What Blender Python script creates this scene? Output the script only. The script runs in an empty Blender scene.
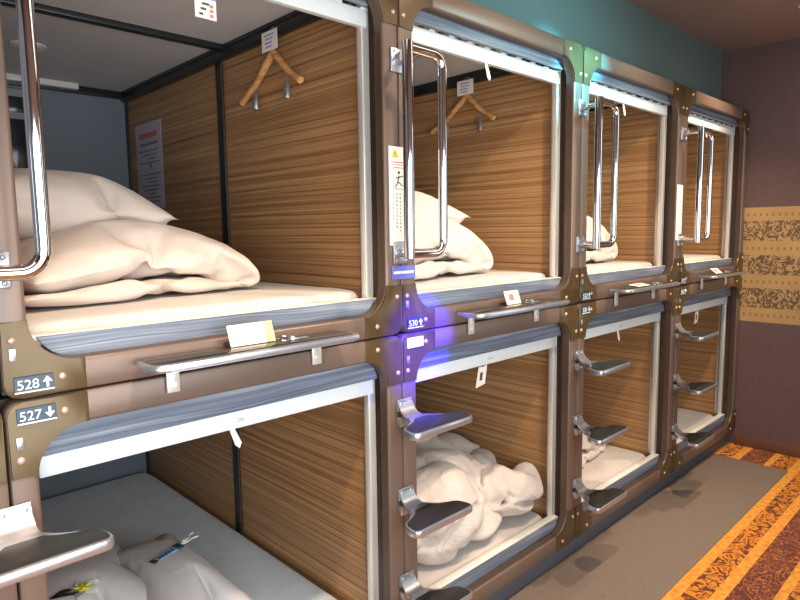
import bpy, bmesh, math, random
from mathutils import Vector, Matrix, noise
random.seed(7)
PI = math.pi
scene = bpy.context.scene
C = scene.collection
P = 1.05            # pitch of the capsules along x
H = 1.058           # height of one capsule
ZJ = 1.157          # height of the joint between both rows above the floor
CEIL = ZJ + 1.458

# ------------------------------------------------------------------ materials
def srgb(r, g, b):
    f = lambda c: (c / 12.92 if c <= .04045 else ((c + .055) / 1.055) ** 2.4)
    return (f(r / 255), f(g / 255), f(b / 255), 1)

def new_mat(name):
    m = bpy.data.materials.new(name); m.use_nodes = True
    nt = m.node_tree
    return m, nt, nt.nodes['Principled BSDF']

def setp(b, **k):
    for n, v in k.items():
        b.inputs[n.replace('_', ' ')].default_value = v

def node(nt, t, **k):
    n = nt.nodes.new(t)
    for a, v in k.items():
        setattr(n, a, v)
    return n

def coords(nt, scale, rot=(0, 0, 0)):
    tc = node(nt, 'ShaderNodeTexCoord'); mp = node(nt, 'ShaderNodeMapping')
    mp.inputs['Scale'].default_value = scale; mp.inputs['Rotation'].default_value = rot
    nt.links.new(tc.outputs['Object'], mp.inputs['Vector'])
    return mp.outputs['Vector']

def noise_tex(nt, vec, scale=1, detail=3, rough=.5, dist=0):
    n = node(nt, 'ShaderNodeTexNoise')
    n.inputs['Scale'].default_value = scale; n.inputs['Detail'].default_value = detail
    n.inputs['Roughness'].default_value = rough; n.inputs['Distortion'].default_value = dist
    if vec is not None: nt.links.new(vec, n.inputs['Vector'])
    return n.outputs['Fac']

def ramp(nt, fac, stops, mode='LINEAR'):
    r = node(nt, 'ShaderNodeValToRGB'); cr = r.color_ramp; cr.interpolation = mode
    while len(cr.elements) < len(stops): cr.elements.new(.5)
    for e, (p, c) in zip(cr.elements, stops):
        e.position = p; e.color = c
    nt.links.new(fac, r.inputs['Fac'])
    return r.outputs['Color']

def math_(nt, op, a, b=None):
    n = node(nt, 'ShaderNodeMath', operation=op)
    for i, v in enumerate((a, b)):
        if v is None: continue
        if isinstance(v, (int, float)): n.inputs[i].default_value = v
        else: nt.links.new(v, n.inputs[i])
    return n.outputs[0]

def mix(nt, fac, a, b, mode='MIX'):
    n = node(nt, 'ShaderNodeMix', data_type='RGBA', blend_type=mode)
    for i, v in ((0, fac), (6, a), (7, b)):
        if isinstance(v, (int, float, tuple)): n.inputs[i].default_value = v
        else: nt.links.new(v, n.inputs[i])
    return n.outputs[2]

def bump(nt, b, h, strength=.2, dist=.01):
    n = node(nt, 'ShaderNodeBump')
    n.inputs['Strength'].default_value = strength; n.inputs['Distance'].default_value = dist
    nt.links.new(h, n.inputs['Height']); nt.links.new(n.outputs['Normal'], b.inputs['Normal'])

def plain(name, col, rough=.5, metal=0, var=.06, scale=6, **k):
    m, nt, b = new_mat(name)
    setp(b, Roughness=rough, Metallic=metal, **k)
    f = noise_tex(nt, coords(nt, (scale,) * 3), 1, 3)
    d = tuple(c * (1 - var) for c in col[:3]) + (1,); l = tuple(min(1, c * (1 + var)) for c in col[:3]) + (1,)
    nt.links.new(ramp(nt, f, [(.3, d), (.7, l)]), b.inputs['Base Color'])
    return m

def wood(name, cols, grain=(1.5, .5, 34), rough=.35, fine=5.0, coat=.1):
    m, nt, b = new_mat(name)
    v = coords(nt, grain)
    w = noise_tex(nt, coords(nt, (1.2, .8, 2.0)), 1, 2)
    add = node(nt, 'ShaderNodeVectorMath', operation='ADD')
    cmb = node(nt, 'ShaderNodeCombineXYZ'); nt.links.new(math_(nt, 'MULTIPLY', w, 3.0), cmb.inputs['Z'])
    nt.links.new(v, add.inputs[0]); nt.links.new(cmb.outputs[0], add.inputs[1])
    n1 = noise_tex(nt, add.outputs[0], 1, 4, .65)
    sc = node(nt, 'ShaderNodeVectorMath', operation='MULTIPLY'); sc.inputs[1].default_value = (2, 2.2, fine)
    nt.links.new(add.outputs[0], sc.inputs[0])
    n2 = noise_tex(nt, sc.outputs[0], 1, 2, .5)
    f = math_(nt, 'ADD', math_(nt, 'MULTIPLY', n1, .68), math_(nt, 'MULTIPLY', n2, .32))
    nt.links.new(ramp(nt, f, list(zip((.36, .45, .52, .64), cols))), b.inputs['Base Color'])
    setp(b, Roughness=rough, Coat_Weight=coat, Coat_Roughness=.25)
    return m

def emit(name, col, s):
    m, nt, b = new_mat(name)
    setp(b, Base_Color=col, Emission_Color=col, Emission_Strength=s)
    return m

def cloth(name, col, rough=.9, wr=.0):
    m, nt, b = new_mat(name)
    setp(b, Roughness=rough, Sheen_Weight=.15)
    v = coords(nt, (1, 1, 1))
    big = noise_tex(nt, v, 9, 4, .55)
    d = tuple(c * .9 for c in col[:3]) + (1,)
    nt.links.new(ramp(nt, big, [(.35, d), (.65, col)]), b.inputs['Base Color'])
    w = noise_tex(nt, coords(nt, (5, 6, 6)), 1.6, 4, .5, .8)
    if wr:
        rg = math_(nt, 'ABSOLUTE', math_(nt, 'SUBTRACT', noise_tex(nt, v, 7, 3, .5, 1.5), .5))
        w = math_(nt, 'ADD', w, math_(nt, 'MULTIPLY', math_(nt, 'MINIMUM', rg, .12), 4 * wr))
    bump(nt, b, w, .25 + .2 * wr, .02)
    return m

M = {}
M['bronze'] = plain('bronze_enamel', srgb(114, 95, 84), .33, .25, .05, 3)
M['olive'] = plain('olive_bronze', srgb(90, 72, 44), .28, .35, .06, 5)
M['jamb'] = plain('dark_jamb', srgb(84, 66, 56), .35, .2)
M['black'] = plain('black_trim', srgb(34, 36, 38), .35)
M['copper'] = plain('copper_screw', srgb(205, 165, 150), .35, .5)
M['alu'] = plain('satin_aluminium', srgb(226, 222, 214), .3, .5, .03)
M['blindbar'] = plain('white_blind_bar', srgb(218, 224, 224), .4, 0, .01)
M['chrome'] = plain('chrome', srgb(225, 225, 228), .06, 1, .01)
M['brushed'] = plain('polished_casting', srgb(192, 194, 202), .3, .85, .03, 20)
M['pad'] = plain('dark_rubber_pad', srgb(34, 33, 33), .45, 0, .15, 120)
M['shelf_top'] = plain('dark_glossy_shelf', srgb(58, 56, 50), .08, .2, .1)
M['wood'] = wood('zebra_wood_laminate', [srgb(112, 79, 50), srgb(152, 110, 71), srgb(172, 128, 84), srgb(196, 152, 105)], (1.5, .42, 92))
M['greywood'] = wood('grey_wood_laminate', [srgb(66, 72, 88), srgb(92, 100, 116), srgb(116, 124, 138), srgb(156, 162, 172)], (.9, 1, 45), .45)
M['hangerwood'] = wood('beech_hanger', [srgb(170, 112, 62), srgb(200, 142, 88), srgb(212, 156, 100), srgb(224, 172, 118)], (6, 6, 30))
M['backpanel'] = plain('grey_back_panel', srgb(112, 120, 130), .5, 0, .06, 4)
M['podceil'] = plain('pod_ceiling', srgb(205, 200, 198), .55, 0, .04, 4)
M['podfloor'] = plain('pod_floor', srgb(90, 85, 80), .7)
M['console'] = plain('console_grey', srgb(150, 156, 165), .4, 0, .03)
M['screen'] = plain('dark_screen', srgb(38, 42, 48), .15)
M['navy'] = plain('navy_plate', srgb(36, 56, 78), .3, 0, .05)
M['white'] = plain('white_print', srgb(225, 232, 236), .5, 0, .02)
M['whitelight'] = plain('white_lacquer', srgb(225, 222, 215), .45, 0, .02)
M['paper'] = plain('paper', srgb(236, 228, 214), .7, 0, .02)
M['lilac'] = plain('lilac_paper', srgb(196, 190, 204), .6)
M['greyprint'] = plain('grey_print', srgb(132, 128, 142), .7)
M['greenpaper'] = plain('green_paper_end', srgb(170, 185, 130), .7)
M['redprint'] = plain('red_print', srgb(214, 120, 110), .7)
M['inkprint'] = plain('ink_print', srgb(70, 70, 76), .7)
M['yellowprint'] = plain('yellow_print', srgb(240, 196, 50), .6)
M['purpleprint'] = plain('violet_print', srgb(150, 140, 210), .6)
M['glareplate'] = emit('painted_glare_plate', (.6, .64, 1, 1), 1.6)  # emission stands in for blue light reflected off the number plate
M['blueglass'] = plain('blue_clamp', srgb(110, 110, 190), .2, .3)
M['linen'] = cloth('cream_linen', srgb(212, 196, 184))
M['rumpled'] = cloth('rumpled_linen', srgb(205, 192, 182), .9, .5)
M['sheet'] = cloth('white_sheet', srgb(200, 191, 184))
M['cool_lit_sheet'] = cloth('sheet_tinted_by_cool_light', srgb(208, 218, 222))  # sheet with the cool light of its capsule mixed into the colour
M['greycloth'] = cloth('grey_cotton', srgb(196, 190, 188))
M['petal'] = plain('petal_white', srgb(245, 245, 235), .6)
M['petalyellow'] = plain('petal_yellow', srgb(236, 226, 60), .6)
M['darkleaf'] = plain('dark_brown_leaf', srgb(60, 44, 34), .6)
M['tealtag'] = plain('teal_tag', srgb(40, 70, 84), .5)
M['lighttag'] = plain('light_blue_tag', srgb(140, 165, 200), .5)
M['plinth'] = plain('grey_plinth', srgb(88, 88, 94), .6)
M['lampglow'] = emit('downlight_disc', (1, .93, .82, 1), 12)

# ------------------------------------------------------------------ mesh helpers
def finish(name, bm, mats, parent=None, smooth=True, loc=None):
    bmesh.ops.recalc_face_normals(bm, faces=bm.faces[:])
    me = bpy.data.meshes.new(name); bm.to_mesh(me); bm.free()
    for m in (mats if isinstance(mats, (list, tuple)) else [mats]):
        me.materials.append(M[m] if isinstance(m, str) else m)
    if smooth:
        for p in me.polygons: p.use_smooth = True
        try: me.set_sharp_from_angle(angle=math.radians(38))
        except Exception: pass
    o = bpy.data.objects.new(name, me); C.objects.link(o)
    if parent is not None: o.parent = parent
    if loc is not None: o.location = loc
    return o

def box(bm, x0, x1, y0, y1, z0, z1, bev=0, mi=0, seg=2):
    t = bmesh.new()
    bmesh.ops.create_cube(t, size=1)
    for v in t.verts:
        v.co = Vector((x0 + (v.co.x + .5) * (x1 - x0), y0 + (v.co.y + .5) * (y1 - y0), z0 + (v.co.z + .5) * (z1 - z0)))
    if bev: bmesh.ops.bevel(t, geom=t.edges[:], offset=bev, segments=seg, profile=.5, affect='EDGES')
    merge(bm, t, mi); return bm

def merge(bm, t, mi=0, mat=None):
    if mat is not None: bmesh.ops.transform(t, matrix=mat, verts=t.verts[:])
    vm = [bm.verts.new(v.co) for v in t.verts]
    t.verts.index_update()
    for f in t.faces:
        try:
            nf = bm.faces.new([vm[v.index] for v in f.verts]); nf.material_index = mi if mi is not None else f.material_index
        except ValueError: pass
    t.free()

def B(*a, **k):
    return box(bmesh.new(), *a, **k)

def prism(bm, pts, axis, a, b, bev=0, mi=0):
    """extrude a closed outline (2-D) along an axis from a to b; axis 'y': pts are (x,z); 'z': (x,y); 'x': (y,z)"""
    t = bmesh.new()
    f3 = {'y': lambda p, d: (p[0], d, p[1]), 'z': lambda p, d: (p[0], p[1], d), 'x': lambda p, d: (d, p[0], p[1])}[axis]
    lo = [t.verts.new(f3(p, a)) for p in pts]; hi = [t.verts.new(f3(p, b)) for p in pts]
    t.faces.new(lo[::-1]); t.faces.new(hi)
    n = len(pts)
    for i in range(n): t.faces.new((lo[i], lo[(i + 1) % n], hi[(i + 1) % n], hi[i]))
    if bev:
        caps = [e for e in t.edges if abs(f3((0, 0), 1)[0] * (e.verts[0].co.x - e.verts[1].co.x) + f3((0, 0), 1)[1] * (e.verts[0].co.y - e.verts[1].co.y) + f3((0, 0), 1)[2] * (e.verts[0].co.z - e.verts[1].co.z)) < 1e-7]
        bmesh.ops.bevel(t, geom=caps, offset=bev, segments=2, profile=.5, affect='EDGES')
    merge(bm, t, mi); return bm

def tube(bm, pts, r, n=12, mi=0, closed=False, cap=True):
    pts = [Vector(p) for p in pts]; m = len(pts); rings = []
    up = None
    for i, p in enumerate(pts):
        if closed: d = (pts[(i + 1) % m] - pts[i - 1]).normalized()
        else: d = (pts[min(i + 1, m - 1)] - pts[max(i - 1, 0)]).normalized()
        if up is None:
            up = Vector((0, 0, 1)) if abs(d.z) < .9 else Vector((0, 1, 0))
        s = d.cross(up).normalized(); up = s.cross(d).normalized()
        rr = r[i] if isinstance(r, (list, tuple)) else r
        rings.append([bm.verts.new(p + (s * math.cos(2 * PI * k / n) + up * math.sin(2 * PI * k / n)) * rr) for k in range(n)])
    for i in range(m if closed else m - 1):
        a, b = rings[i], rings[(i + 1) % m]
        for k in range(n):
            f = bm.faces.new((a[k], a[(k + 1) % n], b[(k + 1) % n], b[k])); f.material_index = mi
    if not closed and cap:
        f = bm.faces.new(rings[0][::-1]); f.material_index = mi
        f = bm.faces.new(rings[-1]); f.material_index = mi
    return bm

def round_path(pts, r, n=6, closed=False):
    """polyline with filleted corners"""
    pts = [Vector(p) for p in pts]; m = len(pts); out = []
    for i, p in enumerate(pts):
        if not closed and i in (0, m - 1): out.append(p); continue
        a = (pts[i - 1] - p).normalized(); b = (pts[(i + 1) % m] - p).normalized()
        ang = a.angle(b); d = r / math.tan(ang / 2)
        s, e = p + a * d, p + b * d
        bis = (a + b).normalized(); c = p + bis * (r / math.sin(ang / 2))
        u, w = s - c, e - c; tot = u.angle(w); ax = u.cross(w).normalized()
        for k in range(n + 1): out.append(c + Matrix.Rotation(tot * k / n, 3, ax) @ u)
    return out

def dome(bm, c, r, h, axis=(0, -1, 0), mi=0, n=12):
    ax = Vector(axis).normalized(); s = ax.orthogonal().normalized(); u = ax.cross(s); prev = None
    c = Vector(c)
    for i in range(4):
        a = PI / 2 * i / 4
        ring = [bm.verts.new(c + ax * h * math.sin(a) + (s * math.cos(2 * PI * k / n) + u * math.sin(2 * PI * k / n)) * r * math.cos(a)) for k in range(n)]
        if prev:
            for k in range(n):
                f = bm.faces.new((prev[k], prev[(k + 1) % n], ring[(k + 1) % n], ring[k])); f.material_index = mi
        prev = ring
    t = bm.verts.new(c + ax * h)
    for k in range(n):
        f = bm.faces.new((prev[k], prev[(k + 1) % n], t)); f.material_index = mi
    return bm

def rrect(x0, x1, z0, z1, r, n=8):
    out = []
    for cx, cz, a0 in ((x1 - r, z0 + r, -PI / 2), (x1 - r, z1 - r, 0), (x0 + r, z1 - r, PI / 2), (x0 + r, z0 + r, PI)):
        for k in range(n + 1):
            a = a0 + PI / 2 * k / n; out.append((cx + r * math.cos(a), cz + r * math.sin(a)))
    return out

def text_bm(bm, s, size, origin, mi=0, depth=.0006, xdir=(1, 0, 0), zdir=(0, 0, 1), italic=0):
    cu = bpy.data.curves.new('lettering', 'FONT'); cu.body = s; cu.size = size; cu.extrude = depth; cu.shear = italic
    o = bpy.data.objects.new('lettering', cu); C.objects.link(o)
    bpy.context.view_layer.update()
    me = bpy.data.meshes.new_from_object(o.evaluated_get(bpy.context.evaluated_depsgraph_get()))
    C.objects.unlink(o); bpy.data.objects.remove(o)
    t = bmesh.new(); t.from_mesh(me); bpy.data.meshes.remove(me)
    X, Z = Vector(xdir).normalized(), Vector(zdir).normalized(); Y = X.cross(Z)
    m = Matrix((X, Z, -Y)).transposed().to_4x4(); m.translation = Vector(origin)
    merge(bm, t, mi, m)

def empty(name, label, cat, loc, group=None, rz=0):
    o = bpy.data.objects.new(name, None); C.objects.link(o)
    o.location = loc; o.rotation_euler = (0, 0, rz)
    return tag(o, label, cat, group)

def tag(o, label, cat, group=None):
    o['label'] = label; o['category'] = cat
    if group: o['group'] = group
    return o

def struct(o):
    o['kind'] = 'structure'; return o

def dup(o, parent=None):
    c = o.copy(); C.objects.link(c); c.parent = parent
    for ch in [x for x in C.objects if x.parent == o]: dup(ch, c)
    return c

# ------------------------------------------------------------------ the room
XW = 4.212
def carpet_mat():
    m, nt, b = new_mat('patterned_carpet')
    tc = node(nt, 'ShaderNodeTexCoord'); sp = node(nt, 'ShaderNodeSeparateXYZ')
    nt.links.new(tc.outputs['Object'], sp.inputs[0])
    y = sp.outputs['Y']
    ph = math_(nt, 'FRACT', math_(nt, 'DIVIDE', math_(nt, 'ADD', y, .572 + .455 * 12), .455))   # 0 at y=-.572
    Y0 = srgb(230, 160, 64); 
    # stripe layout over one period, from y=-.572 upward to -.117
    # .0-.10 yellow, .10-.285 swirl orange, .285-.42 yellow, .42-.62 swirl orange, .62-.70 yellow, .70-1 dark swirl
    kind = ramp(nt, ph, [(0, (1, 0, 0, 1)), (.10, (0, 1, 0, 1)), (.29, (1, 0, 0, 1)), (.41, (0, 1, 0, 1)), (.62, (1, 0, 0, 1)), (.70, (0, 0, 1, 1))], 'CONSTANT')
    sk = node(nt, 'ShaderNodeSeparateColor'); nt.links.new(kind, sk.inputs[0])
    v = coords(nt, (1, 1, 1))
    sw = noise_tex(nt, v, 17, 2, .45, 3.2)
    sw2 = noise_tex(nt, v, 11, 2, .45, 4.5)
    o1 = ramp(nt, sw, [(.47, srgb(104, 52, 30)), (.5, srgb(214, 130, 38))])
    ridge = math_(nt, 'ABSOLUTE', math_(nt, 'SUBTRACT', sw2, .5))
    o2 = ramp(nt, ridge, [(.018, srgb(196, 112, 48)), (.034, srgb(98, 50, 40))])
    yn = ramp(nt, noise_tex(nt, v, 40, 3), [(.35, srgb(208, 128, 42)), (.6, Y0)])
    c = mix(nt, sk.outputs[0], mix(nt, sk.outputs[1], o2, o1), yn)
    nt.links.new(c, b.inputs['Base Color']); setp(b, Roughness=.95)
    bump(nt, b, noise_tex(nt, v, 300, 2), .4, .004)
    return m

def wallpaper_mat():
    m, nt, b = new_mat('wallpaper_with_damask_band')
    tc = node(nt, 'ShaderNodeTexCoord'); sp = node(nt, 'ShaderNodeSeparateXYZ')
    nt.links.new(tc.outputs['Object'], sp.inputs[0])
    z = math_(nt, 'DIVIDE', math_(nt, 'SUBTRACT', sp.outputs['Z'], ZJ - .304), .745)    # 0..1 over the band
    u = math_(nt, 'FRACT', math_(nt, 'DIVIDE', sp.outputs['Y'], .4))
    z0 = -.304
    st = [(zz - z0) / .745 for zz in (-.211, -.084, .006, .132, .223, .351)]
    K = [(0, 0, 0, 1), (1, 1, 1, 1)]
    seq = ramp(nt, z, [(0, K[0]), (st[0], K[1]), (st[1], K[0]), (st[2], K[1]), (st[3], K[0]), (st[4], K[1]), (st[5], K[0])], 'CONSTANT')
    v = coords(nt, (1, 1, 1))
    sw = noise_tex(nt, v, 15, 2.5, .5, 2.6)
    dam = ramp(nt, math_(nt, 'ABSOLUTE', math_(nt, 'SUBTRACT', sw, .5)), [(.05, srgb(104, 78, 56)), (.08, srgb(184, 148, 100))])
    # small dots along the plain stripes
    du = math_(nt, 'ABSOLUTE', math_(nt, 'SUBTRACT', math_(nt, 'FRACT', math_(nt, 'DIVIDE', sp.outputs['Y'], .036)), .5))
    dz = math_(nt, 'ABSOLUTE', math_(nt, 'SUBTRACT', math_(nt, 'FRACT', math_(nt, 'DIVIDE', math_(nt, 'SUBTRACT', sp.outputs['Z'], ZJ - .2575 - .1085 - .217 * 8), .217)), .5))
    dots = math_(nt, 'MULTIPLY', math_(nt, 'LESS_THAN', du, .17), math_(nt, 'LESS_THAN', dz, .045))
    gold = ramp(nt, noise_tex(nt, v, 3, 2), [(.3, srgb(176, 138, 88)), (.7, srgb(192, 154, 102))])
    pl = mix(nt, dots, gold, srgb(150, 112, 70))
    band = mix(nt, seq, pl, dam)
    inside = math_(nt, 'MULTIPLY', math_(nt, 'GREATER_THAN', z, 0), math_(nt, 'LESS_THAN', z, 1))
    base = ramp(nt, noise_tex(nt, v, 60, 3), [(.3, srgb(96, 74, 72)), (.7, srgb(106, 82, 80))])
    nt.links.new(mix(nt, inside, base, band), b.inputs['Base Color']); setp(b, Roughness=.75)
    return m

M['carpet'] = carpet_mat(); M['wallpaper'] = wallpaper_mat()
M['ceilpaint'] = plain('ceiling_paint', srgb(136, 110, 102), .8, 0, .04, 2)
M['soffit'] = plain('soffit_paint', srgb(92, 108, 106), .5, 0, .04, 2)
M['baseboard'] = plain('brown_baseboard', srgb(110, 74, 56), .5)
M['corridor'] = plain('corridor_wall', srgb(150, 120, 105), .6, 0, .06, 1)
def runner_mat():
    m, nt, b = new_mat('grey_runner'); v = coords(nt, (1, 1, 1))
    f = noise_tex(nt, v, 260, 3, .7)
    nt.links.new(ramp(nt, f, [(.3, srgb(104, 90, 79)), (.7, srgb(138, 121, 108))]), b.inputs['Base Color'])
    setp(b, Roughness=.95); bump(nt, b, f, .5, .004); return m
M['runner'] = runner_mat()

struct(finish('floor', B(-2.6, XW + .1, -2.1, 2.2, -.05, 0), 'carpet', smooth=False))
struct(finish('ceiling', B(-2.6, XW + .1, -2.1, 2.2, CEIL, CEIL + .05), 'ceilpaint', smooth=False))
struct(finish('wall_right', B(XW, XW + .1, -2.1, 2.2, 0, CEIL), 'wallpaper', smooth=False))
struct(finish('wall_back', B(-2.6, XW, .185, .26, ZJ + H + .002, CEIL), 'soffit', smooth=False))
struct(finish('wall_front', B(-2.6, XW + .1, -2.1, -2.0, 0, CEIL), 'corridor', smooth=False))
bb = B(XW - .012, XW, -2.0, 0, 0, .075, bev=.003)
struct(finish('baseboard_right', bb, 'baseboard'))
pl = B(-1.05, 4.2, .04, .09, 0, ZJ - H, bev=.002)
struct(finish('trim_1', pl, 'plinth'))
run = B(-2.2, 3.905, -.393, .036, 0, .006, bev=.002)
tag(finish('runner_mat', run, 'runner'), 'plain grey carpet runner laid along the foot of the sleeping capsules', 'carpet runner')

# recessed downlights of the corridor
LIGHTX = [-.75, .35, 1.45, 2.55, 3.62]
LY = lambda x: -.46 if x > 3 else -.76
for i, lx in enumerate(LIGHTX):
    if i < 4: continue           # the others are out of view
    bm = bmesh.new()
    prof = [(.052, .0), (.056, -.004), (.068, -.006), (.074, -.003), (.075, 0)]
    n = 32; rings = [[bm.verts.new((r * math.cos(2 * PI * k / n), r * math.sin(2 * PI * k / n), z)) for k in range(n)] for r, z in prof]
    for a, b_ in zip(rings, rings[1:]):
        for k in range(n): bm.faces.new((a[k], a[(k + 1) % n], b_[(k + 1) % n], b_[k]))
    t = empty('ceiling_downlight', 'round recessed downlight in the ceiling near the patterned end wall', 'ceiling light', (lx, LY(lx), CEIL))
    finish('trim_ring', bm, 'whitelight', t)
    bm = bmesh.new(); bmesh.ops.create_circle(bm, cap_ends=True, radius=.053, segments=32)
    for v in bm.verts: v.co.z = -.001
    finish('diffuser', bm, 'lampglow', t)

# ------------------------------------------------------------------ capsule parts (local: x 0..P, y 0 front, z 0..H)
OX0, OX1, OZ0, OZ1, OR = .062, .988, .068, .990, .086

def frame_bm(OX0=OX0):
    bm = bmesh.new(); rings = []
    for ins, y, r in ((.0018, .036, .03), (.0018, .006, .03), (.0035, .002, .028), (.008, 0, .026)):
        rings.append([(x, y, z) for x, z in rrect(ins, P - ins, ins, H - ins, r)])
    for g, y in ((.008, 0), (.0035, .0015), (.0005, .006), (0, .012), (0, .036)):
        rings.append([(x, y, z) for x, z in rrect(OX0 - g, OX1 + g, OZ0 - g, OZ1 + g, OR + g)])
    vs = [[bm.verts.new(p) for p in r] for r in rings]; n = len(vs[0])
    for j, (a, b_) in enumerate(zip(vs, vs[1:])):
        for k in range(n):
            f = bm.faces.new((a[k], a[(k + 1) % n], b_[(k + 1) % n], b_[k])); f.material_index = 1 if j >= 6 else 0
    return bm

def bracket_bm(sx, sz, OX0=OX0):
    e = .004; L = .148; r = .028
    pts = [(L, e), (L, OZ0 - .0015)]
    cx, cz, rr = OX0 + OR, OZ0 + OR, OR + .0015
    for k in range(11):
        a = -PI / 2 - PI / 2 * k / 10
        pts.append((cx + rr * math.cos(a), cz + rr * math.sin(a)))
    pts += [(OX0 - .0015, L + .004), (e, L + .004)]
    for k in range(9):
        a = PI + PI / 2 * k / 8
        pts.append((e + r + r * math.cos(a), e + r + r * math.sin(a)))
    pts = [(x if sx > 0 else P - x, z if sz > 0 else H - z) for x, z in pts]
    bm = bmesh.new(); prism(bm, pts, 'y', -.003, .004, bev=.0012); return bm

def slice_panel(z0, z1, lower):
    """woodgrain strip that follows the rounded opening"""
    ring = rrect(OX0 + .006, OX1 - .006, OZ0 - .004, OZ1 + .004, OR - .006, 10)
    pts = [p for p in ring if (p[1] < z1 if lower else p[1] > z0)]
    xs = (OX0 + .006, OX1 - .006)
    if lower:
        cut = z1; right = [p for p in pts if p[0] > .5]; left = [p for p in pts if p[0] <= .5]
        seq = sorted(left, key=lambda p: -p[1]); seq2 = sorted(right, key=lambda p: p[1])
        def edge(side):
            dz = max(0, OZ0 - .004 + OR - .006 - cut); rr = OR - .006
            off = rr - math.sqrt(max(0, rr * rr - dz * dz)); return xs[0] + off if side < 0 else xs[1] - off
        pts = [(edge(-1), cut)] + seq + seq2 + [(edge(1), cut)]
    else:
        cut = z0; right = [p for p in pts if p[0] > .5]; left = [p for p in pts if p[0] <= .5]
        seq = sorted(left, key=lambda p: p[1]); seq2 = sorted(right, key=lambda p: -p[1])
        def edge(side):
            dz = max(0, cut - (OZ1 + .004 - OR + .006)); rr = OR - .006
            off = rr - math.sqrt(max(0, rr * rr - dz * dz)); return xs[0] + off if side < 0 else xs[1] - off
        pts = [(edge(-1), cut)] + seq + seq2 + [(edge(1), cut)]
    bm = bmesh.new(); prism(bm, pts, 'y', .040, .052); return bm

ZTOP = {True: .955, False: .925}       # lower edge of the top panel (upper row / lower row)
def arrow(bm, cx, cz, s, up, mi, y):
    d = 1 if up else -1
    prism(bm, [(cx - .5 * s, cz), (cx, cz + d * .62 * s), (cx + .5 * s, cz), (cx + .28 * s, cz - d * .02 * s), (cx + .13 * s, cz + d * .12 * s), (cx + .13 * s, cz - d * .6 * s), (cx - .13 * s, cz - d * .6 * s), (cx - .13 * s, cz + d * .12 * s), (cx - .28 * s, cz - d * .02 * s)], 'y', y, y - .0008, mi=mi)

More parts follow.
